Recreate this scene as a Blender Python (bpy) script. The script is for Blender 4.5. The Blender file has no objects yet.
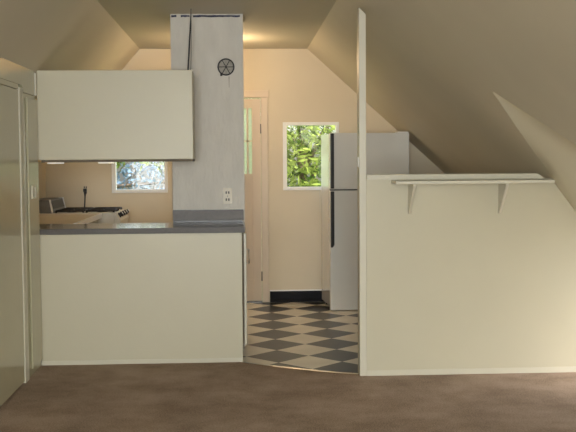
import bpy, bmesh, math, random
from mathutils import Vector, Matrix
random.seed(7)
sc = bpy.context.scene
col = sc.collection

# ------------------------------------------------------------------ materials
def new_mat(name):
    m = bpy.data.materials.new(name); m.use_nodes = True
    return m, m.node_tree, m.node_tree.nodes['Principled BSDF']

def paint(name, c, rough=.5, var=.06, vscale=3., bump=.0, bscale=60., metal=0., spec=.5, coat=0., stretch=(1, 1, 1)):
    m, nt, b = new_mat(name)
    b.inputs['Roughness'].default_value = rough
    b.inputs['Metallic'].default_value = metal
    b.inputs['Specular IOR Level'].default_value = spec
    b.inputs['Coat Weight'].default_value = coat
    tc = nt.nodes.new('ShaderNodeTexCoord')
    mp = nt.nodes.new('ShaderNodeMapping'); mp.inputs['Scale'].default_value = stretch
    nt.links.new(tc.outputs['Object'], mp.inputs['Vector'])
    n = nt.nodes.new('ShaderNodeTexNoise'); n.inputs['Scale'].default_value = vscale; n.inputs['Detail'].default_value = 5
    nt.links.new(mp.outputs['Vector'], n.inputs['Vector'])
    r = nt.nodes.new('ShaderNodeValToRGB')
    r.color_ramp.elements[0].position = .3; r.color_ramp.elements[1].position = .7
    r.color_ramp.elements[0].color = tuple(x * (1 - var) for x in c) + (1,)
    r.color_ramp.elements[1].color = tuple(min(1, x * (1 + var)) for x in c) + (1,)
    nt.links.new(n.outputs['Fac'], r.inputs['Fac'])
    nt.links.new(r.outputs['Color'], b.inputs['Base Color'])
    if bump:
        n2 = nt.nodes.new('ShaderNodeTexNoise'); n2.inputs['Scale'].default_value = bscale; n2.inputs['Detail'].default_value = 3
        nt.links.new(mp.outputs['Vector'], n2.inputs['Vector'])
        bp = nt.nodes.new('ShaderNodeBump'); bp.inputs['Strength'].default_value = bump; bp.inputs['Distance'].default_value = .01
        nt.links.new(n2.outputs['Fac'], bp.inputs['Height'])
        nt.links.new(bp.outputs['Normal'], b.inputs['Normal'])
    return m

M = {}
M['cream'] = paint('cream_paint', (.57, .533, .40), .38, .025, 2., .05, 40)
M['cream_trim'] = paint('cream_trim_paint', (.63, .60, .49), .35, .02, 4.)
M['closet'] = paint('closet_gloss_paint', (.50, .47, .325), .18, .03, 2., .04, 25)
M['ceiling'] = paint('ceiling_paint', (.63, .59, .48), .6, .03, 1.5, .08, 30)
M['kitchen'] = paint('kitchen_wall_paint', (.74, .65, .49), .5, .03, 2., .06, 30)
M['chimney'] = paint('chimney_plaster', (.70, .67, .615), .7, .05, 14., .5, 45, stretch=(1, 1, .35))
M['door'] = paint('door_paint', (.76, .65, .52), .4, .03, 3.)
M['white'] = paint('white_window_paint', (.94, .94, .92), .4, .02, 5.)
M['fridge'] = paint('fridge_enamel', (.76, .76, .73), .35, .02, 3., .08, 220, spec=.5)
M['fridge_side'] = paint('fridge_side_enamel', (.78, .78, .78), .10, .02, 3., spec=.9, coat=.6)
M['black'] = paint('black_plastic', (.012, .012, .013), .35, .1, 8.)
M['black_iron'] = paint('black_iron', (.018, .017, .017), .6, .2, 20.)
M['laminate'] = paint('dark_laminate', (.055, .050, .048), .12, .15, 60., spec=.7)
M['worktop'] = paint('tan_worktop', (.58, .51, .40), .5, .08, 9., .02, 60)
M['laminate_edge'] = paint('laminate_edge', (.062, .052, .045), .45, .12, 60.)
M['splash'] = paint('grey_laminate', (.17, .155, .15), .5, .1, 50.)
M['vinyl_black'] = paint('black_cove_vinyl', (.010, .011, .015), .6, .25, 9., spec=.15)
M['dark_brown'] = paint('dark_brown_strip', (.15, .12, .085), .7, .15, 12.)
M['metal'] = paint('brushed_metal', (.85, .83, .80), .42, .05, 30., metal=1.)
M['steel_dark'] = paint('dark_grey_metal', (.20, .20, .20), .35, .12, 15., metal=.6)
M['enamel'] = paint('stove_enamel', (.70, .66, .58), .3, .03, 5.)
M['vent'] = paint('vent_grey', (.36, .34, .30), .6, .2, 80., .2, 120)
M['plate'] = paint('outlet_ivory', (.72, .66, .54), .4, .02, 6.)
M['slot'] = paint('outlet_slot', (.04, .033, .028), .6, .05, 6.)
M['blue'] = paint('blue_paint_line', (.015, .02, .06), .6, .4, 60.)
M['stain'] = paint('rust_stain', (.38, .34, .28), .8, .1, 40.)
M['bark'] = paint('bark', (.17, .12, .08), .9, .3, 12., .5, 30)
M['pale_bark'] = paint('pale_bark', (.75, .72, .66), .8, .15, 6., .3, 30)
M['lawn'] = paint('lawn', (.10, .18, .05), .9, .3, 3.)
M['siding'] = paint('outside_siding', (.6, .58, .52), .7, .05, 3.)
M['bulb'] = paint('opal_glass', (.9, .85, .75), .3, .02, 5.)

# warm glowing bowl of the kitchen ceiling lamp
m, nt, b = new_mat('lamp_glow'); b.inputs['Base Color'].default_value = (.9, .8, .6, 1)
b.inputs['Emission Color'].default_value = (1, .70, .41, 1); b.inputs['Emission Strength'].default_value = 5
M['glow'] = m

m, nt, b = new_mat('lens_glow'); b.inputs['Base Color'].default_value = (.9, .88, .82, 1)
b.inputs['Emission Color'].default_value = (1, .95, .85, 1); b.inputs['Emission Strength'].default_value = .45
M['lens'] = m
# carpet
m, nt, b = new_mat('brown_carpet'); b.inputs['Roughness'].default_value = .95; b.inputs['Specular IOR Level'].default_value = .1
tc = nt.nodes.new('ShaderNodeTexCoord')
na = nt.nodes.new('ShaderNodeTexNoise'); na.inputs['Scale'].default_value = 2.2; na.inputs['Detail'].default_value = 8; na.inputs['Roughness'].default_value = .7
nb = nt.nodes.new('ShaderNodeTexNoise'); nb.inputs['Scale'].default_value = 130; nb.inputs['Detail'].default_value = 3
ad = nt.nodes.new('ShaderNodeMath'); ad.operation = 'ADD'
rp = nt.nodes.new('ShaderNodeValToRGB')
rp.color_ramp.elements[0].position = .7; rp.color_ramp.elements[1].position = 1.3 / 1.0 if False else 1.0
rp.color_ramp.elements[0].color = (.25, .185, .14, 1); rp.color_ramp.elements[1].color = (.46, .355, .28, 1)
for n in (na, nb): nt.links.new(tc.outputs['Object'], n.inputs['Vector'])
nt.links.new(na.outputs['Fac'], ad.inputs[0]); nt.links.new(nb.outputs['Fac'], ad.inputs[1])
mu = nt.nodes.new('ShaderNodeMath'); mu.operation = 'MULTIPLY'; mu.inputs[1].default_value = .85
nt.links.new(ad.outputs[0], mu.inputs[0]); nt.links.new(mu.outputs[0], rp.inputs['Fac'])
nt.links.new(rp.outputs['Color'], b.inputs['Base Color'])
bp = nt.nodes.new('ShaderNodeBump'); bp.inputs['Strength'].default_value = .5; bp.inputs['Distance'].default_value = .006
nt.links.new(nb.outputs['Fac'], bp.inputs['Height']); nt.links.new(bp.outputs['Normal'], b.inputs['Normal'])
M['carpet'] = m

# diagonal black and cream vinyl tiles
TX, TY, TROT, TS = .2824, 9.0816 - .2155, -.0124, .2155 * math.sqrt(2)
m, nt, b = new_mat('checker_vinyl_tile'); b.inputs['Roughness'].default_value = .28; b.inputs['Specular IOR Level'].default_value = .5
ge = nt.nodes.new('ShaderNodeNewGeometry')
ck = nt.nodes.new('ShaderNodeTexChecker'); ck.inputs['Scale'].default_value = 1.0
ck.inputs['Color1'].default_value = (1, 1, 1, 1); ck.inputs['Color2'].default_value = (0, 0, 0, 1)
va = nt.nodes.new('ShaderNodeVectorMath'); va.operation = 'SUBTRACT'; va.inputs[1].default_value = (TX, TY, 0)
vr = nt.nodes.new('ShaderNodeVectorRotate'); vr.rotation_type = 'Z_AXIS'; vr.inputs['Angle'].default_value = -(math.pi / 4 + TROT)
vs = nt.nodes.new('ShaderNodeVectorMath'); vs.operation = 'SCALE'; vs.inputs['Scale'].default_value = 1 / TS
vo = nt.nodes.new('ShaderNodeVectorMath'); vo.operation = 'ADD'; vo.inputs[1].default_value = (.5, .5, .5)
nt.links.new(ge.outputs['Position'], va.inputs[0]); nt.links.new(va.outputs[0], vr.inputs['Vector'])
nt.links.new(vr.outputs[0], vs.inputs[0]); nt.links.new(vs.outputs[0], vo.inputs[0]); nt.links.new(vo.outputs[0], ck.inputs['Vector'])
no = nt.nodes.new('ShaderNodeTexNoise'); no.inputs['Scale'].default_value = 4; no.inputs['Detail'].default_value = 6
nt.links.new(ge.outputs['Position'], no.inputs['Vector'])
rd = nt.nodes.new('ShaderNodeValToRGB'); rl = nt.nodes.new('ShaderNodeValToRGB')
rd.color_ramp.elements[0].color = (.022, .023, .028, 1); rd.color_ramp.elements[1].color = (.048, .047, .052, 1)
rl.color_ramp.elements[0].color = (.78, .72, .62, 1); rl.color_ramp.elements[1].color = (.90, .84, .74, 1)
for r in (rd, rl):
    r.color_ramp.elements[0].position = .35; r.color_ramp.elements[1].position = .65
    nt.links.new(no.outputs['Fac'], r.inputs['Fac'])
mx = nt.nodes.new('ShaderNodeMix'); mx.data_type = 'RGBA'
nt.links.new(ck.outputs['Fac'], mx.inputs['Factor'])
MIXA, MIXB = mx.inputs[6], mx.inputs[7]
nt.links.new(rd.outputs['Color'], MIXA); nt.links.new(rl.outputs['Color'], MIXB)
nt.links.new(mx.outputs[2], b.inputs['Base Color'])
M['tile'] = m

# thin window glass
m = bpy.data.materials.new('window_glass'); m.use_nodes = True; nt = m.node_tree; nt.nodes.clear()
o = nt.nodes.new('ShaderNodeOutputMaterial'); t = nt.nodes.new('ShaderNodeBsdfTransparent'); g = nt.nodes.new('ShaderNodeBsdfGlossy')
t.inputs['Color'].default_value = (.96, .97, .96, 1); g.inputs['Roughness'].default_value = .02
mxs = nt.nodes.new('ShaderNodeMixShader'); mxs.inputs[0].default_value = .06
nt.links.new(t.outputs[0], mxs.inputs[1]); nt.links.new(g.outputs[0], mxs.inputs[2]); nt.links.new(mxs.outputs[0], o.inputs['Surface'])
M['glass'] = m

m = bpy.data.materials.new('obscured_door_glass'); m.use_nodes = True; nt = m.node_tree; nt.nodes.clear()
o = nt.nodes.new('ShaderNodeOutputMaterial'); t = nt.nodes.new('ShaderNodeBsdfTransparent'); g = nt.nodes.new('ShaderNodeBsdfTranslucent'); d = nt.nodes.new('ShaderNodeBsdfDiffuse')
g.inputs['Color'].default_value = (.80, .84, .70, 1); d.inputs['Color'].default_value = (.70, .74, .60, 1); t.inputs['Color'].default_value = (.85, .9, .8, 1)
x1_ = nt.nodes.new('ShaderNodeMixShader'); x1_.inputs[0].default_value = .5; x2_ = nt.nodes.new('ShaderNodeMixShader')
nv = nt.nodes.new('ShaderNodeTexNoise'); nv.inputs['Scale'].default_value = 30; nr = nt.nodes.new('ShaderNodeMapRange')
nr.inputs['To Min'].default_value = .15; nr.inputs['To Max'].default_value = .5
nt.links.new(nv.outputs['Fac'], nr.inputs['Value']); nt.links.new(nr.outputs[0], x2_.inputs[0])
nt.links.new(d.outputs[0], x1_.inputs[1]); nt.links.new(g.outputs[0], x1_.inputs[2])
nt.links.new(x1_.outputs[0], x2_.inputs[1]); nt.links.new(t.outputs[0], x2_.inputs[2]); nt.links.new(x2_.outputs[0], o.inputs['Surface'])
M['door_glass'] = m

def leaf_mat(name, c1, c2, trans=.45):
    m = bpy.data.materials.new(name); m.use_nodes = True; nt = m.node_tree; nt.nodes.clear()
    o = nt.nodes.new('ShaderNodeOutputMaterial')
    d = nt.nodes.new('ShaderNodeBsdfDiffuse'); t = nt.nodes.new('ShaderNodeBsdfTranslucent')
    ge = nt.nodes.new('ShaderNodeNewGeometry'); r = nt.nodes.new('ShaderNodeValToRGB')
    r.color_ramp.elements[0].color = c1 + (1,); r.color_ramp.elements[1].color = c2 + (1,)
    nt.links.new(ge.outputs['Random Per Island'], r.inputs['Fac'])
    for s in (d, t): nt.links.new(r.outputs['Color'], s.inputs['Color'])
    x = nt.nodes.new('ShaderNodeMixShader'); x.inputs[0].default_value = trans
    nt.links.new(d.outputs[0], x.inputs[1]); nt.links.new(t.outputs[0], x.inputs[2]); nt.links.new(x.outputs[0], o.inputs['Surface'])
    return m
M['leaf'] = leaf_mat('bright_leaf', (.025, .07, .010), (.52, .62, .15))
M['leaf_pale'] = leaf_mat('pale_leaf', (.35, .45, .22), (.65, .72, .42))
M['leaf_grey'] = leaf_mat('grey_leaf', (.08, .12, .12), (.30, .42, .58), .3)

# ------------------------------------------------------------------ mesh helpers
class MB:
    def __init__(s): s.bm = bmesh.new()
    def box(s, x0, x1, y0, y1, z0, z1, bev=0.):
        t = bmesh.new()
        v = [t.verts.new((x, y, z)) for x in (x0, x1) for y in (y0, y1) for z in (z0, z1)]
        for f in ((0, 1, 3, 2), (4, 6, 7, 5), (0, 4, 5, 1), (2, 3, 7, 6), (0, 2, 6, 4), (1, 5, 7, 3)): t.faces.new([v[i] for i in f])
        return s._add(t, bev)
    def _add(s, t, bev=0.):
        bmesh.ops.recalc_face_normals(t, faces=t.faces[:])
        if bev: bmesh.ops.bevel(t, geom=t.edges[:], offset=bev, segments=2, profile=.6, affect='EDGES')
        me = bpy.data.meshes.new('tmp'); t.to_mesh(me); t.free(); s.bm.from_mesh(me); bpy.data.meshes.remove(me)
        return s
    def prism(s, poly, d, bev=0.):
        t = bmesh.new(); d = Vector(d)
        a = [t.verts.new(p) for p in poly]; c = [t.verts.new(Vector(p) + d) for p in poly]
        n = len(poly); t.faces.new(a); t.faces.new(c[::-1])
        for i in range(n): t.faces.new((a[i], a[(i + 1) % n], c[(i + 1) % n], c[i]))
        return s._add(t, bev)
    def quads(s, faces, smooth=False):
        t = bmesh.new()
        for f in faces: t.faces.new([t.verts.new(p) for p in f])
        bmesh.ops.remove_doubles(t, verts=t.verts[:], dist=1e-5)
        for f in t.faces: f.smooth = smooth
        me = bpy.data.meshes.new('tmp'); t.to_mesh(me); t.free(); s.bm.from_mesh(me); bpy.data.meshes.remove(me)
        return s
    def tube(s, pts, r, n=10, cap=True):
        t = bmesh.new(); pts = [Vector(p) for p in pts]; rings = []
        rs = r if isinstance(r, (list, tuple)) else [r] * len(pts)
        for i, p in enumerate(pts):
            d = (pts[min(i + 1, len(pts) - 1)] - pts[max(i - 1, 0)]).normalized()
            u = d.cross(Vector((0, 0, 1)))
            if u.length < .05: u = d.cross(Vector((0, 1, 0)))
            u.normalize(); w = d.cross(u)
            rings.append([t.verts.new(p + rs[i] * (math.cos(k * 2 * math.pi / n) * u + math.sin(k * 2 * math.pi / n) * w)) for k in range(n)])
        for a, c in zip(rings, rings[1:]):
            for k in range(n): t.faces.new((a[k], a[(k + 1) % n], c[(k + 1) % n], c[k]))
        if cap: t.faces.new(rings[0][::-1]); t.faces.new(rings[-1])
        for f in t.faces: f.smooth = True
        return s._add(t)
    def lathe(s, c, axis, prof, n=32):
        """prof: (radius, along-axis) pairs"""
        t = bmesh.new(); c = Vector(c); ax = Vector(axis).normalized()
        u = ax.cross(Vector((0, 0, 1)));
        if u.length < .05: u = ax.cross(Vector((0, 1, 0)))
        u.normalize(); w = ax.cross(u); rings = []
        for r, h in prof:
            rings.append([t.verts.new(c + ax * h + max(r, 1e-4) * (math.cos(k * 2 * math.pi / n) * u + math.sin(k * 2 * math.pi / n) * w)) for k in range(n)])
        for a, b2 in zip(rings, rings[1:]):
            for k in range(n): t.faces.new((a[k], a[(k + 1) % n], b2[(k + 1) % n], b2[k]))
        t.faces.new(rings[0]); t.faces.new(rings[-1])
        return s._add(t)

def wloc(o):
    v = Vector((0, 0, 0))
    while o: v += o.location; o = o.parent
    return v

def link(name, mb, mat, parent=None, origin=None, local=False):
    me = bpy.data.meshes.new(name)
    off = Vector((0, 0, 0)) if local else (wloc(parent) if parent else Vector(origin or (0, 0, 0)))
    bmesh.ops.translate(mb.bm, verts=mb.bm.verts[:], vec=-off)
    mb.bm.to_mesh(me); mb.bm.free(); me.materials.append(M[mat])
    o = bpy.data.objects.new(name, me); col.objects.link(o)
    if parent: o.parent = parent
    elif not local: o.location = off
    return o

def tag(o, label=None, cat=None, group=None, kind=None):
    if label: o['label'] = label
    if cat: o['category'] = cat
    if group: o['group'] = group
    if kind: o['kind'] = kind
    return o

def thing(name, loc, label, cat, group=None, kind=None, rz=0.):
    o = bpy.data.objects.new(name, None); o.empty_display_size = .05; col.objects.link(o)
    o.location = loc; o.rotation_euler = (0, 0, rz)
    return tag(o, label, cat, group, kind)

def struct(name, mb, mat, label=None, cat=None, parent=None):
    o = link(name, mb, mat, parent)
    o['kind'] = 'structure'
    return tag(o, label, cat)

# ------------------------------------------------------------------ dimensions (metres)
H = 2.414; XL = -1.327; XKL = -1.823; XCL = -.919; XCR = .657; MR = .905; ML = 1.13
Y1 = 6.524; YR = 6.03; YC = 7.066; YB = 9.284; Y0 = -2.6; XR = 2.95
zr = lambda x: H - MR * (x - XCR)
zl = lambda x: H - ML * (XCL - x)
ZL = zl(XL)

# ------------------------------------------------------------------ shell
thr = [(-.0, 6.524), (.12, 6.440), (.25, 6.350), (.384, 6.264), (.51, 6.190), (.631, 6.128), (.745, 6.085)]
carpet_poly = [(XL - .11, Y0), (XR, Y0), (XR, YR + .05), (.745, YR + .05), ] + thr[::-1] + [(XL - .11, Y1)]
mb = MB(); mb.prism([(x, y, 0) for x, y in carpet_poly], (0, 0, -.08)); struct('floor', mb, 'carpet', 'brown carpet floor of the attic room', 'floor')
kf = thr + [(.745, YR + .05), (XR, YR + .05), (XR, YB), (XKL, YB), (XKL, Y1)]
mb = MB(); mb.prism([(x, y, -.004) for x, y in kf], (0, 0, -.08)); struct('floor_kitchen', mb, 'tile', 'kitchen floor of diagonal black and cream checker tiles', 'floor')

mb = MB(); mb.quads([[(XCL, Y0, H), (XCL, YB, H), (XCR, YB, H), (XCR, Y0, H)]]); struct('ceiling', mb, 'ceiling', 'flat central strip of the attic ceiling', 'ceiling')
mb = MB(); mb.quads([[(XKL, Y1, zl(XKL)), (XKL, YB, zl(XKL)), (XCL, YB, H), (XCL, Y1, H)],
                     [(XL - .047, Y0, zl(XL - .047)), (XL - .047, Y1, zl(XL - .047)), (XCL, Y1, H), (XCL, Y0, H)]])
struct('ceiling_left', mb, 'ceiling', 'left sloping attic ceiling', 'ceiling')
# right slope with the dormer opening cut into it
T = (1.407, 5.37); P = (1.972, 6.034); N = (1.972, 4.72)
s3 = lambda p: (p[0], p[1], zr(p[0]))
mb = MB(); mb.quads([[s3((XCR, P[1])), s3((XCR, YB)), s3((XR, YB)), s3((XR, P[1])), s3(P)],
                     [s3((XCR, Y0)), s3((XCR, N[1])), s3(N), s3((XR, N[1])), s3((XR, Y0))],
                     [s3((XCR, N[1])), s3((XCR, T[1])), s3(T), s3(N)],
                     [s3((XCR, T[1])), s3((XCR, P[1])), s3(P), s3(T)]])
struct('ceiling_right', mb, 'ceiling', 'long right sloping attic ceiling', 'ceiling')
# dormer plaster faces
def patch(a, b, c, d, n=12):
    fs = []; L = lambda p, q, t: tuple(p[i] + (q[i] - p[i]) * t for i in range(3))
    g = lambda u, v: L(L(a, b, u), L(d, c, u), v)
    for i in range(n):
        for j in range(n):
            fs.append([g(i / n, j / n), g((i + 1) / n, j / n), g((i + 1) / n, (j + 1) / n), g(i / n, (j + 1) / n)])
    return fs
T3 = s3(T); P3 = s3(P); N3 = s3(N); R3 = (XR, 5.37, 1.70); Q3 = (2.885, YR + .004, 0.); Q4 = (2.885, N[1], 0.)
mb = MB(); mb.quads(patch(T3, P3, Q3, R3, 24), True); struct('wall_dormer', mb, 'cream', 'cream plaster dormer face rising right of the half wall', 'wall')
mb = MB(); mb.quads(patch(T3, N3, Q4, R3)); struct('wall_dormer_near', mb, 'cream')

# left room wall, right knee wall, rear wall with a window opening, kitchen side walls
mb = MB(); mb.box(XL - .11, XL - .047, Y0, Y1, 0, ZL + .10); mb.box(XL - .0465, XL - .003, Y0, 6.10, 1.832, ZL + .02); mb.box(XL - .0465, XL - .003, 6.102, 6.472, 1.792, ZL + .02); mb.box(XKL, XL - .11, Y1 - .06, Y1, 0, zl(XL - .11))
struct('wall_left', mb, 'closet', 'olive cream painted left wall of the attic room', 'wall')
mb = MB(); mb.box(XKL - .06, XKL, Y1 - .06, YB, 0, zl(XKL) + .06); struct('wall_left_kitchen', mb, 'kitchen', 'low left knee wall of the kitchen', 'wall')
mb = MB(); mb.box(XR, XR + .06, Y0, 5.0, 0, zr(XR) + .1); mb.box(XR, XR + .06, 5.75, YB, 0, zr(XR) + .1)
mb.box(XR, XR + .06, 5.0, 5.75, 0, .25); mb.box(XR, XR + .06, 4.72, 5.0, .25, 1.8); mb.box(XR, XR + .06, 5.75, 6.1, .25, 1.8); mb.box(XR, XR + .06, 5.0, 5.75, 1.1, 1.8)
struct('wall_right', mb, 'cream')
def wall_with_holes(x0, x1, y0, y1, z0, z1, holes):
    xs = sorted({x0, x1} | {h[0] for h in holes} | {h[1] for h in holes}); mb = MB()
    for a, b_ in zip(xs, xs[1:]):
        hs = sorted([(h[2], h[3]) for h in holes if h[0] <= a + 1e-6 and h[1] >= b_ - 1e-6]); z = z0
        for h0, h1 in hs:
            if h0 > z: mb.box(a, b_, y0, y1, z, h0)
            z = h1
        if z < z1: mb.box(a, b_, y0, y1, z, z1)
    return mb
W1 = (-1.203, -.676, 1.061, 1.70); W2 = (.419, .955, 1.073, 1.720); DR = (-.57, .212, -.004, 1.953)
struct('wall_back', wall_with_holes(XKL - .06, XR + .06, YB, YB + .12, -.08, H + .08, [W1, W2, DR]), 'kitchen', 'cream gable wall at the back of the kitchen', 'wall')
RW = (-1.31, .86, .55, 2.10)
struct('wall_rear', wall_with_holes(XL - .06, XR + .06, Y0 - .12, Y0, 0, H + .08, [RW]), 'cream')

# right half wall and post
mb = MB(); mb.prism([(.791, YR, 0), (2.885, YR, 0), (1.96, YR, 1.233), (.791, YR, 1.233)], (0, .10, 0))
struct('wall_half', mb, 'cream', 'cream half wall right of the post, under the shelf', 'wall')
mb = MB(); mb.prism([(.791, YR - .014, 1.233), (1.918, YR - .014, 1.233), (1.868, YR - .014, 1.266), (.791, YR - .014, 1.266)], (0, .13, 0), .002)
struct('trim_1', mb, 'cream_trim', 'cream cap board along the top of the half wall', 'trim')
mb = MB(); mb.box(.791, 2.86, YR - .006, YR, 0, .035, .001); struct('baseboard_right', mb, 'cream_trim', 'thin cream strip at the foot of the right half wall', 'baseboard')
po = thing('support_post', (.767, YR + .05, 0), 'tall thin cream post rising from the half wall end to the slope', 'post')
mb = MB(); mb.prism([(.747, YR - .004, 0), (.790, YR - .004, 0), (.790, YR - .004, 2.254), (.747, YR - .004, 2.296)], (0, .104, 0), .002); link('post_shaft', mb, 'cream_trim', po)
mb = MB(); mb.box(.740, .747, YR + .015, YR + .05, 1.315, 1.375, .001); link('strike_plate', mb, 'white', po)

# baseboard at the back (black vinyl cove) with pale top bead
mb = MB(); mb.prism([(.285, YB, 0), (.285, YB - .022, 0), (.285, YB - .008, .03), (.285, YB - .005, .105), (.285, YB, .105)], (2.6, 0, 0)); bb = struct('baseboard_back', mb, 'vinyl_black', 'black cove baseboard under the kitchen window', 'baseboard')
mb = MB(); mb.box(.285, 2.8, YB - .008, YB, .105, .117); struct('trim_2', mb, 'white', None, None, bb)

# metal carpet strip between carpet and tile
mb = MB()
for (a, b_) in zip(thr, thr[1:]):
    d = Vector((b_[0] - a[0], b_[1] - a[1], 0)).normalized(); n = Vector((-d.y, d.x, 0)) * .013
    A = Vector((a[0], a[1], .0)); B = Vector((b_[0], b_[1], 0)); up = Vector((0, 0, .005)); lo = Vector((0, 0, .001))
    mb.quads([[A - n + lo, B - n + lo, B + up, A + up], [A + up, B + up, B + n - lo * 3, A + n - lo * 3]])
tag(link('carpet_strip', mb, 'metal', None, (.37, 6.27, 0)), 'thin metal edging strip curving between carpet and checker tile', 'threshold strip', None, 'structure')

# ------------------------------------------------------------------ windows and door in the back wall
def window(name, w, label, fw=.038):
    x0, x1, z0, z1 = w
    mb = MB(); y0, y1 = YB - .012, YB + .06
    mb.box(x0, x0 + fw, y0, y1, z0, z1, .002); mb.box(x1 - fw * .8, x1, y0, y1, z0, z1, .002)
    mb.box(x0 + fw, x1 - fw * .8, y0, y1, z0, z0 + fw * .8, .002); mb.box(x0 + fw, x1 - fw * .8, y0, y1, z1 - fw * .8, z1, .002)
    f = struct(name, mb, 'white', label, 'window')
    mb = MB(); mb.box(x0 + fw - .01, x1 - fw * .8 + .01, YB + .04, YB + .044, z0 + .02, z1 - .02); g = link('pane', mb, 'glass', f)
    return f
window('window_1', W1, 'small white framed window under the hanging cabinet')
window('window_2', W2, 'small white framed window left of the refrigerator')

mb = MB(); x0, x1 = DR[0], DR[1]
mb.box(x1 + .003, x1 + .062, YB - .018, YB + .06, 0, 1.953, .003); mb.box(x0 - .062, x0 - .003, YB - .018, YB + .06, 0, 1.953, .003)
mb.box(x0 - .075, x1 + .075, YB - .022, YB + .06, 1.956, 2.022, .003)
dr = struct('door_1', mb, 'door', 'glazed kitchen door and its cream casing behind the chimney', 'door')
lx0, lx1, ly0, ly1 = x0 + .004, x1 - .003, YB + .012, YB + .052
mb = MB(); gx1 = .126; gx0 = -.46
mb.box(lx0, gx0, ly0, ly1, .012, 1.945, .002); mb.box(gx1, lx1, ly0, ly1, .012, 1.945, .002)
mb.box(gx0, gx1, ly0, ly1, 1.856, 1.945); mb.box(gx0, gx1, ly0, ly1, 1.11, 1.232); mb.box(gx0, gx1, ly0, ly1, .012, .22)
mb.box(gx0, gx1, ly0 + .014, ly1 - .01, .22, 1.11)
lf = link('door_leaf', mb, 'door', dr)
mb = MB(); mb.box(gx0, gx1, ly0 + .018, ly0 + .022, 1.232, 1.856); link('pane', mb, 'door_glass', lf)
mb = MB(); mb.box(x0 + .001, x1 - .001, YB - .03, YB + .07, -.0035, .0105, .001); link('threshold', mb, 'steel_dark', dr)
mb = MB(); xm = .085; mb.box(xm - .009, xm + .009, ly0 + .006, ly0 + .017, 1.232, 1.856); mb.box(gx0, gx1, ly0 + .006, ly0 + .017, 1.535, 1.551); link('glazing_bar', mb, 'door', lf)
for z in (1.66, .25):
    mb = MB(); mb.tube([(x1 - .001, YB + .004, z - .045), (x1 - .001, YB + .004, z + .045)], .0065); link('hinge', mb, 'steel_dark', dr)

# ------------------------------------------------------------------ left closet and pantry
XW = XL - .047
cl = thing('closet', (XW, 5.2, 0), 'tall olive cream closet at the far left, nearest the camera', 'closet')
mb = MB(); mb.box(XW, XW + .046, 3.3, 5.995, 1.80, 1.83, .002); mb.box(XW, XW + .030, 3.3, 5.99, 0, 1.80); link('closet_frame', mb, 'closet', cl)
for y0_, y1_ in ((3.35, 4.66), (4.68, 5.993)):
    mb = MB(); mb.box(XW + .031, XW + .045, y0_, y1_, .012, 1.795, .002); d_ = link('door', mb, 'closet', cl)
mb = MB(); mb.box(XW, XW + .051, 5.998, 6.10, 0, 1.815, .002); link('stile', mb, 'cream_trim', cl)

pa = thing('pantry_cabinet', (XW, 6.27, 0), 'narrow pantry cupboard between the closet and the counter end', 'cupboard')
mb = MB(); mb.box(XW, XW + .040, 6.104, Y1 - .002, 0.0, 1.79, .002)
link('face_frame', mb, 'closet', pa)
mb = MB(); mb.box(XW + .041, XW + .053, 6.205, 6.50, .045, 1.765, .003); pd = link('door', mb, 'closet', pa)
hx = XW + .053
mb = MB(); y0_, y1_, z0_, z1_ = 6.265, 6.375, 1.125, 1.21
for bx in ((y0_, y0_ + .014, z0_, z1_), (y1_ - .014, y1_, z0_, z1_), (y0_ + .014, y1_ - .014, z0_, z0_ + .012), (y0_ + .014, y1_ - .014, z1_ - .012, z1_)): mb.box(hx - .001, hx + .008, *bx, .002)
tag(link('handle', mb, 'cream_trim', pd), 'pale rectangular flush pull')

# ------------------------------------------------------------------ hanging cabinet over the counter
uc = thing('hanging_cabinet', (-.82, 6.70, 1.367), 'plain cream cabinet hanging over the counter left of the chimney', 'cabinet')
XU = -.303
mb = MB(); mb.box(XL + .02, XU - .016, Y1 + .016, 6.86, 1.385, 1.945); link('carcass', mb, 'cream', uc)
mb = MB(); mb.box(XL + .001, XU - .001, Y1, Y1 + .015, 1.372, 1.962, .003); link('back_panel', mb, 'cream', uc)
mb = MB(); mb.box(XU - .016, XU - .002, Y1 + .0155, 6.87, 1.372, 1.958, .001); link('side_panel', mb, 'cream', uc)
mb = MB(); mb.box(XL + .02, XU - .004, Y1 + .006, 6.86, 1.356, 1.3715, .001); link('bottom_board', mb, 'dark_brown', uc)  # dark brown strip just below the back panel
mb = MB(); mb.box(XL - .044, XL + .008, 6.475, 6.49, 1.792, 1.94, .001); mb.box(XL - .044, XL - .012, 6.49, Y1 + .02, 1.80, 1.94); link('end_trim', mb, 'cream_trim', uc)

# ------------------------------------------------------------------ counter peninsula
bc = thing('base_cabinet', (-.65, 6.78, 0), 'cream panelled peninsula cabinet under the dark counter', 'cabinet')
mb = MB(); mb.box(XL - .005, .014, Y1, Y1 + .016, 0, .876, .002); link('back_panel', mb, 'cream', bc)
mb = MB(); mb.box(XL - .005, .012, Y1 - .006, Y1, 0, .028, .001); link('base_trim', mb, 'cream_trim', bc)
mb = MB(); mb.box(XKL + .01, .014, Y1 + .017, YC - .01, .10, .876); link('carcass', mb, 'cream', bc)
mb = MB(); mb.box(-1.15, -.03, Y1 + .03, YC - .05, 0, .099); link('toe_kick', mb, 'black', bc)
mb = MB(); mb.box(.015, .024, Y1 + .012, YC - .02, .09, .876, .001); link('end_frame', mb, 'dark_brown', bc)  # dark colour stands in for the shaded gap beside the end door
mb = MB(); mb.box(.026, .044, Y1 + .05, YC - .05, .11, .868, .003); bd = link('door', mb, 'cream_trim', bc)
mb = MB(); ya, yb_ = Y1 + .10, Y1 + .115
mb.tube([(.044, ya, .66), (.062, ya, .66), (.062, ya, .755), (.044, ya, .755)], .0055); tag(link('handle', mb, 'metal', bd), 'small metal pull')

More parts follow.
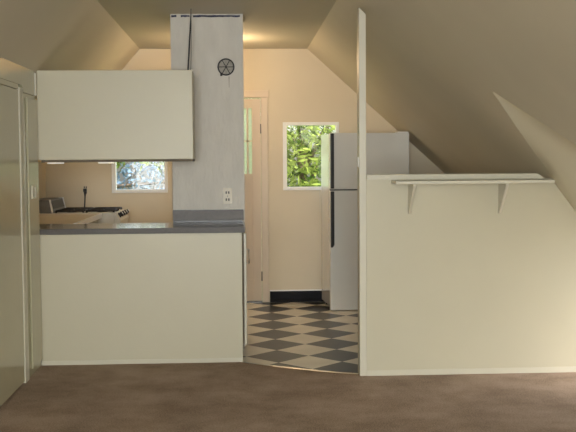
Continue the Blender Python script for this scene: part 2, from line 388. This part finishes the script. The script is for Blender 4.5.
rc = thing('base_cabinet', (-1.5, 7.7, 0), 'cream base cabinet of the return counter beside the stove', 'cabinet')
mb = MB(); mb.box(XKL + .01, -1.225, YC + .002, 8.36, .10, .876); link('carcass', mb, 'cream', rc)
mb = MB(); mb.box(XKL + .01, -1.28, YC + .002, 8.36, 0, .099); link('toe_kick', mb, 'black', rc)
for a, b_ in ((7.10, 7.71), (7.73, 8.34)):
    mb = MB(); mb.box(-1.224, -1.206, a, b_, .12, .86, .003); d_ = link('door', mb, 'cream_trim', rc)
    mb = MB(); mb.tube([(-1.206, b_ - .06, .62), (-1.19, b_ - .06, .62), (-1.19, b_ - .06, .72), (-1.206, b_ - .06, .72)], .005); link('handle', mb, 'metal', d_)

ct = thing('countertop', (-.9, 7.0, .877), 'dark grey laminate countertop on the cream peninsula', 'countertop')
mb = MB()
poly = [(XKL + .003, Y1 + .004), (XL + .003, Y1 + .004), (XL + .003, Y1 - .012), (.036, Y1 - .012), (.036, YC - .004), (XKL + .003, YC - .004)]
mb.prism([(x, y, .877) for x, y in poly], (0, 0, .037)); link('top', mb, 'laminate', ct)
mb = MB(); mb.box(XL + .003, .036, Y1 - .018, Y1 - .0125, .879, .9135, .001); link('front_edge', mb, 'laminate_edge', ct)
mb = MB(); mb.box(-1.18, -.485, YC - .0035, YC + .002, .880, .9145, .001); tag(link('metal_edge', mb, 'metal', ct), 'bright metal edging strip')
wt = thing('countertop', (-1.5, 7.7, .877), 'pale tan return worktop leading back to the stove', 'countertop')
mb = MB(); mb.box(XKL + .003, -1.197, YC + .003, 8.385, .877, .914, .001); link('top', mb, 'worktop', wt)
mb = MB(); mb.box(-1.1965, -1.176, YC + .003, 8.385, .879, .9165, .001); tag(link('metal_edge', mb, 'metal', wt), 'bright metal edging strip')

# ------------------------------------------------------------------ chimney and what hangs on it
ch = thing('chimney', (-.22, 7.28, 0), 'off-white plastered chimney rising from the counter to the ceiling', 'chimney')
mb = MB(); mb.box(-.481, .039, YC, 7.52, 0, H - .002, .004); link('stack', mb, 'chimney', ch)
mb = MB(); mb.box(-.481, .030, YC - .016, YC - .0005, .928, 1.000, .002); sp = link('backsplash', mb, 'splash', ch)
mb = MB(); mb.box(-.481, .030, YC - .018, YC - .0005, 1.0, 1.005, .0005); link('top_bead', mb, 'black', sp)
mb = MB(); mb.box(-.478, .024, YC - .014, YC - .0005, .9145, .928, .0005); link('cove', mb, 'black', sp)
mb = MB(); mb.prism([(-.068, YC - .0006, 1.965), (-.062, YC - .0006, 1.965), (-.0635, YC - .0006, 1.885), (-.0665, YC - .0006, 1.885)], (0, .0005, 0)); tag(link('drip_stain', mb, 'stain', ch), 'faint rusty drip')

def ragged(x0, x1, z0, z1):
    n = max(4, int((x1 - x0) / .02)); top = []; bot = []
    for i in range(n + 1):
        x = x0 + (x1 - x0) * i / n
        top.append((x, YC - .0016, z1 - random.random() * .003)); bot.append((x, YC - .0016, z0 + random.random() * .005))
    mb = MB(); mb.prism(top + bot[::-1], (0, .0014, 0)); return mb
for x0, x1, lb in ((-.474, -.436, 'shortest scrap of blue tape at the top left corner of the chimney'), (-.405, -.342, 'middle scrap of blue tape left of the cable at the chimney top'), (-.318, .018, 'long strip of blue tape right of the cable along the chimney top')):
    tag(link('masking_tape', ragged(x0, x1, 2.386, 2.403), 'blue', None, (x0, YC - .001, 2.39)), lb, 'tape', 'blue tape along the chimney top')

fv = thing('flue_cover', (-.086, YC, 2.032), 'round dark flue cover with six spokes high on the chimney', 'vent cover')
c = Vector((-.086, YC, 2.032))
mb = MB(); mb.lathe(c, (0, -1, 0), [(.0615, .0005), (.0615, .013), (.058, .016), (.053, .016), (.052, .011), (.052, .0005)], 40); link('rim', mb, 'black_iron', fv)
mb = MB(); mb.lathe(c, (0, -1, 0), [(.0515, .001), (.0515, .008), (.01, .011), (.0, .011)], 40); link('disc', mb, 'vent', fv)
for k in range(6):
    a = k * math.pi / 3; d = Vector((math.cos(a), 0, math.sin(a)))
    mb = MB(); mb.tube([c + d * .009 + Vector((0, -.011, 0)), c + d * .0525 + Vector((0, -.0105, 0))], .003, 6); link('spoke', mb, 'black_iron', fv)
mb = MB(); mb.lathe(c, (0, -1, 0), [(.009, .0105), (.008, .014), (.0, .0145)], 16); link('hub', mb, 'black_iron', fv)
mb = MB(); mb.box(-.128, -.112, YC - .006, YC - .0005, 1.968, 1.988, .001); link('clip', mb, 'black_iron', fv)

def outlet(x, z, w, h, label, plate_mat='plate'):
    y = YC if x > -1 else YB
    t = thing('wall_outlet', (x, y, z), label, 'outlet')
    mb = MB(); mb.box(x - w / 2, x + w / 2, y - .006, y - .0003, z - h / 2, z + h / 2, .002); link('plate', mb, plate_mat, t)
    for dz in (h * .22, -h * .22):
        mb = MB(); mb.box(x - w * .27, x + w * .27, y - .008, y - .0062, z + dz - h * .15, z + dz + h * .15, .0006); s_ = link('socket', mb, plate_mat, t)
        for dx in (-w * .14, w * .14):
            mb = MB(); mb.box(x + dx - .005, x + dx + .005, y - .0088, y - .0082, z + dz - .009, z + dz + .009); link('slot', mb, 'slot', s_)
    mb = MB(); mb.lathe((x, y - .006, z), (0, -1, 0), [(.004, .0003), (.004, .0015), (.001, .002)], 12); link('screw', mb, 'steel_dark', t)
    return t
outlet(-.085, 1.103, .066, .115, 'ivory duplex outlet low on the chimney above the backsplash')
outlet(-1.452, 1.092, .066, .115, 'wall outlet behind the stove with a black plug in it', 'kitchen')

# black cable from the ceiling to the hanging cabinet
mb = MB(); mb.tube([(-.321, 6.845, H - .001), (-.323, 6.845, 2.36), (-.332, 6.845, 2.22), (-.341, 6.845, 2.08), (-.347, 6.845, 1.99), (-.349, 6.845, 1.9465)], [.003, .004, .0055, .006, .006, .005])
mb.tube([(-.321, 6.838, H - .001), (-.321, 6.838, 2.30), (-.324, 6.838, 2.1), (-.330, 6.838, 1.9465)], .002)
tag(link('cable', mb, 'black', None, (-.33, 6.845, 1.947)), 'thin black cable dropping from ceiling to hanging cabinet', 'cable')

# power cord behind the stove
pc = thing('power_cord', (-1.452, YB - .03, 1.10), 'black plug and cord running down behind the stove', 'cord')
mb = MB(); mb.box(-1.468, -1.436, YB - .042, YB - .0095, 1.075, 1.106, .004); mb.lathe((-1.452, YB - .03, 1.075), (0, 0, -1), [(.012, 0), (.007, .04), (.005, .045)], 12); link('plug', mb, 'black', pc)
mb = MB(); mb.tube([(-1.452, YB - .03, 1.04), (-1.455, YB - .032, .98), (-1.460, YB - .035, .90), (-1.47, YB - .05, .6), (-1.48, YB - .06, .3)], .0065); link('cord', mb, 'black', pc)

# ------------------------------------------------------------------ stove, side on, facing right
SY0, SY1 = 8.405, 9.05; SXF = -1.075; ST = .920
st = thing('stove', (-1.43, (SY0 + SY1) / 2, 0), 'white gas stove with black grates beyond the counter, facing right', 'stove')
mb = MB(); mb.box(XKL + .03, SXF, SY0, SY1, .03, ST - .022, .004); link('body', mb, 'enamel', st)
mb = MB(); mb.box(XKL + .03, SXF + .012, SY0 - .004, SY1 + .004, ST - .021, ST, .004); link('cooktop', mb, 'enamel', st)
mb = MB(); mb.prism([(SXF + .001, SY0 + .001, .80), (SXF + .045, SY0 + .001, .80), (SXF + .055, SY0 + .001, .855), (SXF + .013, SY0 + .001, ST - .002), (SXF + .001, SY0 + .001, ST - .022)], (0, SY1 - SY0 - .002, 0), .003); pn = link('control_panel', mb, 'enamel', st)
nrm = Vector((.073 - .002, 0, .042)).normalized()
for k in range(4):
    y = SY0 + .09 + k * .155; cpt = Vector((SXF + .032, y, .893))
    mb = MB(); mb.lathe(cpt, nrm, [(.024, .0005), (.024, .008), (.018, .012), (.016, .030), (.013, .034), (.0, .035)], 20); kn = link('knob', mb, 'black', pn)
    mb = MB(); mb.lathe(cpt, nrm, [(.0135, .0352), (.0135, .0385), (.0, .039)], 16); tag(link('knob_cap', mb, 'white', kn), 'white knob cap')
mb = MB(); mb.box(SXF + .001, SXF + .035, SY0 + .02, SY1 - .02, .22, .78, .006); od = link('oven_door', mb, 'enamel', st)
mb = MB(); mb.tube([(SXF + .035, SY0 + .08, .73), (SXF + .07, SY0 + .08, .73), (SXF + .07, SY1 - .08, .73), (SXF + .035, SY1 - .08, .73)], .009); link('handle', mb, 'metal', od)
mb = MB(); mb.box(SXF + .001, SXF + .025, SY0 + .02, SY1 - .02, .05, .20, .004); link('drawer', mb, 'enamel', st)
# low back guard with dark glass face and bright end trims
mb = MB(); mb.prism([(XKL + .03, SY0 + .012, ST), (-1.60, SY0 + .012, ST), (-1.625, SY0 + .012, 1.032), (XKL + .03, SY0 + .012, 1.032)], (0, SY1 - SY0 - .024, 0), .003); bg = link('back_guard', mb, 'steel_dark', st)
for y in (SY0 + .004, SY1 - .016):
    mb = MB(); mb.prism([(-1.66, y, ST), (-1.592, y, ST), (-1.615, y, 1.036), (-1.66, y, 1.036)], (0, .012, 0), .001) if y > 8.8 else mb.prism([(-1.606, y, ST), (-1.592, y, ST), (-1.613, y, 1.036), (-1.627, y, 1.036)], (0, .012, 0), .001)
    tag(link('end_trim', mb, 'white', bg), 'bright white end trim')
mb = MB(); mb.prism([(-1.600, SY0 + .06, .955), (-1.6215, SY0 + .06, 1.022), (-1.6185, SY0 + .06, 1.022), (-1.597, SY0 + .06, .955)], (0, SY1 - SY0 - .12, 0)); link('glass_front', mb, 'black', bg)
# burner grates, four
for gx in (-1.46, -1.20):
    for gy in (SY0 + .165, SY1 - .165):
        g = MB(); r = .115; z = ST + .015
        for a, b_ in (((-r, -r), (r, -r)), ((r, -r), (r, r)), ((r, r), (-r, r)), ((-r, r), (-r, -r)), ((-r, 0), (-.03, 0)), ((.03, 0), (r, 0)), ((0, -r), (0, -.03)), ((0, .03), (0, r))):
            g.tube([(gx + a[0], gy + a[1], z), (gx + b_[0], gy + b_[1], z)], .0075, 8)
        for dx in (-r, r):
            for dy in (-r, r): g.tube([(gx + dx, gy + dy, ST + .0005), (gx + dx, gy + dy, z + .006)], .0085, 8)
        gr = link('burner_grate', g, 'black_iron', st)
        mb = MB(); mb.lathe((gx, gy, ST), (0, 0, 1), [(.045, .0005), (.045, .006), (.03, .008), (.03, .014), (.0, .016)], 24); link('burner', mb, 'black_iron', gr)

# hood over the stove, with two pale lenses just below the hanging cabinet's edge
hd = thing('range_hood', (-1.45, 8.7, 1.362), 'shallow range hood over the stove behind the hanging cabinet', 'hood')
mb = MB(); mb.prism([(XKL + .012, 8.42, 1.364), (-1.10, 8.42, 1.364), (-1.10, 8.42, 1.42), (-1.30, 8.42, 1.50), (-1.735, 8.42, 1.476), (XKL + .012, 8.42, 1.385)], (0, .62, 0), .002); link('hood_body', mb, 'kitchen', hd)
for a, b_ in ((-1.208, -1.115), (-1.64, -1.56)):
    mb = MB(); mb.box(a, b_, 8.44, 8.80, 1.342, 1.3635, .002); tag(link('lens', mb, 'lens', hd), 'white lamp lens')

# ------------------------------------------------------------------ refrigerator, turned a few degrees
FW, FD, FT = .728, .50, 1.600
fr = thing('refrigerator', (.812, 8.675, 0), 'pale grey top-freezer refrigerator behind the post', 'refrigerator', rz=.085)
L = lambda n, mb, mt, p: link(n, mb, mt, p, local=True)
mb = MB(); mb.box(.004, FW - .004, .062, FD, .035, FT - .006, .006); L('cabinet_body', mb, 'fridge_side', fr)
mb = MB(); mb.box(0, FW, 0, .055, 1.094, FT, .008); fz = L('freezer_door', mb, 'fridge', fr)
mb = MB(); mb.box(0, FW, 0, .055, .003, 1.084, .008); fd = L('fridge_door', mb, 'fridge', fr)
mb = MB(); mb.box(.003, .034, -.022, -.0005, 1.104, FT - .006, .004); L('handle', mb, 'black', fz)
mb = MB(); mb.prism([(.003, -.022, 1.078), (.034, -.022, 1.078), (.034, -.022, .60), (.020, -.022, .575), (.003, -.022, .575)], (0, .0215, 0), .003); L('handle', mb, 'black', fd)
mb = MB(); mb.box(.008, FW - .008, .055, .0615, .05, FT - .008); L('gasket', mb, 'black', fr)
mb = MB(); mb.box(.02, FW - .02, .056, .075, .0, .034, .002); L('kick_grille', mb, 'black', fr)
mb = MB(); mb.box(FW - .11, FW - .006, .004, .09, FT + .0005, FT + .010, .002); L('hinge_cover', mb, 'white', fr)
for x in (.05, FW - .05):
    for y in (.10, FD - .06):
        mb = MB(); mb.lathe((x, y, -.004), (0, 0, 1), [(.018, 0), (.018, .02), (.012, .039)], 14); L('foot', mb, 'black', fr)

# ------------------------------------------------------------------ shelf on the half wall
sh = thing('wall_shelf', (1.43, YR, 1.02), 'cream shelf board on two brackets along the half wall top', 'shelf')
mb = MB(); mb.box(.945, 1.918, YR - .20, YR - .0005, 1.209, 1.2285, .002); link('board', mb, 'cream_trim', sh)
for x in (1.052, 1.622):
    mb = MB(); mb.prism([(x, YR - .0005, 1.2088), (x, YR - .185, 1.2088), (x, YR - .185, 1.196), (x, YR - .018, 1.018), (x, YR - .0005, 1.018)], (.017, 0, 0), .001); link('bracket', mb, 'cream_trim', sh)

# ------------------------------------------------------------------ kitchen ceiling lamp (behind the chimney)
la = thing('ceiling_lamp', (-.12, 8.45, H), 'small warm ceiling lamp behind the chimney', 'lamp')
mb = MB(); mb.lathe((-.12, 8.45, H), (0, 0, -1), [(.07, .0005), (.07, .02), (.05, .03)], 32); link('lamp_base', mb, 'metal', la)
mb = MB(); mb.lathe((-.12, 8.45, H), (0, 0, -1), [(.045, .031), (.075, .05), (.085, .085), (.07, .12), (.035, .14), (.0, .143)], 32); link('lamp_shade', mb, 'glow', la)

# ------------------------------------------------------------------ rear and dormer windows (daylight for the room)
mb = MB()
for a in (RW[0], (RW[0] + RW[1]) / 2 - .03, RW[1] - .06): mb.box(a, a + .06, Y0 - .08, Y0 + .01, RW[2], RW[3], .002)
mb.box(RW[0] + .06, RW[1] - .06, Y0 - .079, Y0 + .009, RW[2], RW[2] + .06); mb.box(RW[0] + .06, RW[1] - .06, Y0 - .079, Y0 + .009, RW[3] - .06, RW[3])
w3 = struct('window_3', mb, 'white')
mb = MB(); mb.box(RW[0], RW[1], Y0 - .05, Y0 - .046, RW[2], RW[3]); link('pane', mb, 'glass', w3)

# ------------------------------------------------------------------ outdoors
mb = MB(); mb.box(-14, 14, YB + .13, 40, -3.2, -3.0); struct('ground', mb, 'lawn')
mb = MB(); mb.box(-7, -4.5, Y0 - 20, YB, -3.2, -3.0); struct('ground', mb, 'lawn')

def leaves(mb, blobs, count, ln, wd):
    t = bmesh.new()
    tot = sum(b_[3] ** 2 for b_ in blobs)
    for (cx, cy, cz, r) in blobs:
        for _ in range(int(count * r * r / tot)):
            d = Vector((random.gauss(0, 1), random.gauss(0, 1), random.gauss(0, 1))).normalized() * r * random.random() ** .45
            p = Vector((cx, cy, cz)) + d
            ax = Vector((random.gauss(0, 1), random.gauss(0, 1), random.gauss(0, .8) - .4)).normalized()
            sd = ax.cross(Vector((random.gauss(0, 1), random.gauss(0, 1), random.gauss(0, 1)))).normalized()
            nn = ax.cross(sd); l = ln * random.uniform(.6, 1.3); w = wd * random.uniform(.7, 1.2)
            a = t.verts.new(p); b1 = t.verts.new(p + ax * l * .45 + sd * w - nn * w * .3); b2 = t.verts.new(p + ax * l * .45 - sd * w - nn * w * .3); e = t.verts.new(p + ax * l)
            t.faces.new((a, b1, e)); t.faces.new((a, e, b2))
    me = bpy.data.meshes.new('tmp'); t.to_mesh(me); t.free(); mb.bm.from_mesh(me); bpy.data.meshes.remove(me)

def tree(loc, blobs, count, ln, wd, leafmat, label, bark='bark', tr=.09, name='tree', branches=()):
    t = thing(name, loc, label, 'tree', 'trees outside the kitchen windows')
    mb = MB(); leaves(mb, blobs, count, ln, wd); f = link('foliage', mb, leafmat, t)
    mb = MB(); x, y, z = loc
    topz = max(b_[2] for b_ in blobs)
    mb.tube([(x, y, z), (x + .05, y + .03, z + 1.5), (x - .04, y, z + 3.2), (x + .02, y, topz)], [tr, tr * .8, tr * .6, tr * .25])
    for (cx, cy, cz, r) in blobs:
        mb.tube([(x - .02, y, cz - .7), ((x + cx) / 2, (y + cy) / 2, cz - .25), (cx, cy, cz)], [tr * .4, tr * .28, tr * .12], 7)
    for b_ in branches: mb.tube(b_, [tr * .9, tr * .7, tr * .35], 8)
    link('trunk', mb, bark, t)
    return t
tree((.75, 11.15, -3.0), [(.62, 11.0, 1.6, .42), (.9, 11.1, 1.35, .6), (.72, 11.0, 1.0, .42), (1.15, 11.2, 1.9, .5), (.65, 11.3, 2.1, .5), (.9, 11.0, .6, .5)], 3400, .115, .019, 'leaf', 'leafy bright green tree filling the window by the refrigerator')
tree((-.35, 12.3, -3.0), [(.0, 12.2, 1.75, .6), (-.3, 12.3, 1.2, .6), (.2, 12.3, .7, .6), (-.1, 12.3, 2.3, .5)], 2600, .11, .02, 'leaf_pale', 'pale leafy tree seen through the glass of the kitchen door')
tree((-1.62, 11.6, -3.0), [(-1.48, 11.5, 1.40, .17), (-1.15, 11.5, 1.52, .20), (-.86, 11.5, 1.44, .19), (-1.25, 11.5, 1.8, .4)], 1500, .09, .018, 'leaf', 'green tree overhanging the top of the small left window', 'bark', .012)
tree((-1.05, 12.9, -3.0), [(-1.5, 12.8, 1.05, .28), (-1.15, 12.8, 1.18, .26), (-.95, 12.9, 1.3, .30), (-1.45, 12.8, 1.35, .2), (-1.2, 12.9, .75, .38)], 560, .085, .02, 'leaf_grey', 'grey-blue leafy tree low in the small left window', 'bark', .03, branches=[[(-1.9, 12.9, 1.00), (-1.3, 12.85, 1.06), (-.75, 12.8, 1.09)]])

# ------------------------------------------------------------------ light
def area(name, loc, rot, sx, sy, e, c):
    l = bpy.data.lights.new(name, 'AREA'); l.shape = 'RECTANGLE'; l.size = sx; l.size_y = sy; l.energy = e; l.color = c
    o = bpy.data.objects.new(name, l); col.objects.link(o); o.location = loc; o.rotation_euler = rot
    return o
area('rear_window_daylight', (-.225, Y0 - .2, 1.32), (math.radians(90), 0, 0), 2.12, 1.5, 385, (.97, .985, 1))
area('dormer_daylight', (XR + .15, 5.375, .7), (math.radians(90), 0, math.radians(90)), .75, .85, 3.5, (1, .98, .94))
pl = bpy.data.lights.new('kitchen_bulb', 'POINT'); pl.energy = 14; pl.color = (1, .70, .41); pl.shadow_soft_size = .06
po_ = bpy.data.objects.new('kitchen_bulb', pl); col.objects.link(po_); po_.location = (-.12, 8.45, H - .24)
sl = bpy.data.lights.new('sun', 'SUN'); sl.energy = 5.5; sl.angle = .01; sl.color = (1, .95, .86)
so = bpy.data.objects.new('sun', sl); col.objects.link(so); so.rotation_euler = Vector((-.45, .30, -.84)).to_track_quat('-Z', 'Y').to_euler()

w = bpy.data.worlds.new('sky'); sc.world = w; w.use_nodes = True; nt = w.node_tree
bgn = nt.nodes['Background']
sk = nt.nodes.new('ShaderNodeTexSky'); sk.sky_type = 'NISHITA'; sk.sun_disc = False; sk.sun_elevation = math.radians(50); sk.sun_rotation = math.radians(120); sk.dust_density = 4
hs = nt.nodes.new('ShaderNodeHueSaturation'); hs.inputs['Saturation'].default_value = .55
nt.links.new(sk.outputs[0], hs.inputs['Color']); nt.links.new(hs.outputs[0], bgn.inputs['Color'])
bgn.inputs['Strength'].default_value = 1.0

# ------------------------------------------------------------------ camera
f, pitch, yaw, roll, h = 973.1, .0573, .0499, -.0073, 1.3596
cy, sy, cp, sp_ = math.cos(yaw), math.sin(yaw), math.cos(pitch), math.sin(pitch)
fwd = Vector((sy * cp, cy * cp, -sp_)); r0 = Vector((cy, -sy, 0)); u0 = Vector((sy * sp_, cy * sp_, cp))
ex = r0 * math.cos(roll) + u0 * math.sin(roll); ey = -r0 * math.sin(roll) + u0 * math.cos(roll)
cam = bpy.data.cameras.new('camera'); cam.sensor_width = 36; cam.sensor_fit = 'HORIZONTAL'; cam.lens = f / 576 * 36; cam.clip_start = .05; cam.clip_end = 200
co = bpy.data.objects.new('camera', cam); col.objects.link(co)
co.matrix_world = Matrix(((ex.x, ey.x, -fwd.x, 0), (ex.y, ey.y, -fwd.y, 0), (ex.z, ey.z, -fwd.z, h), (0, 0, 0, 1)))
sc.camera = co

vs_ = sc.view_settings; vs_.view_transform = 'Standard'; vs_.look = 'None'; vs_.gamma = 1; vs_.use_curve_mapping = False; vs_.exposure = 0
sc.cycles.use_denoising = True
sc.cycles.max_bounces = 10; sc.cycles.diffuse_bounces = 6; sc.cycles.transparent_max_bounces = 12
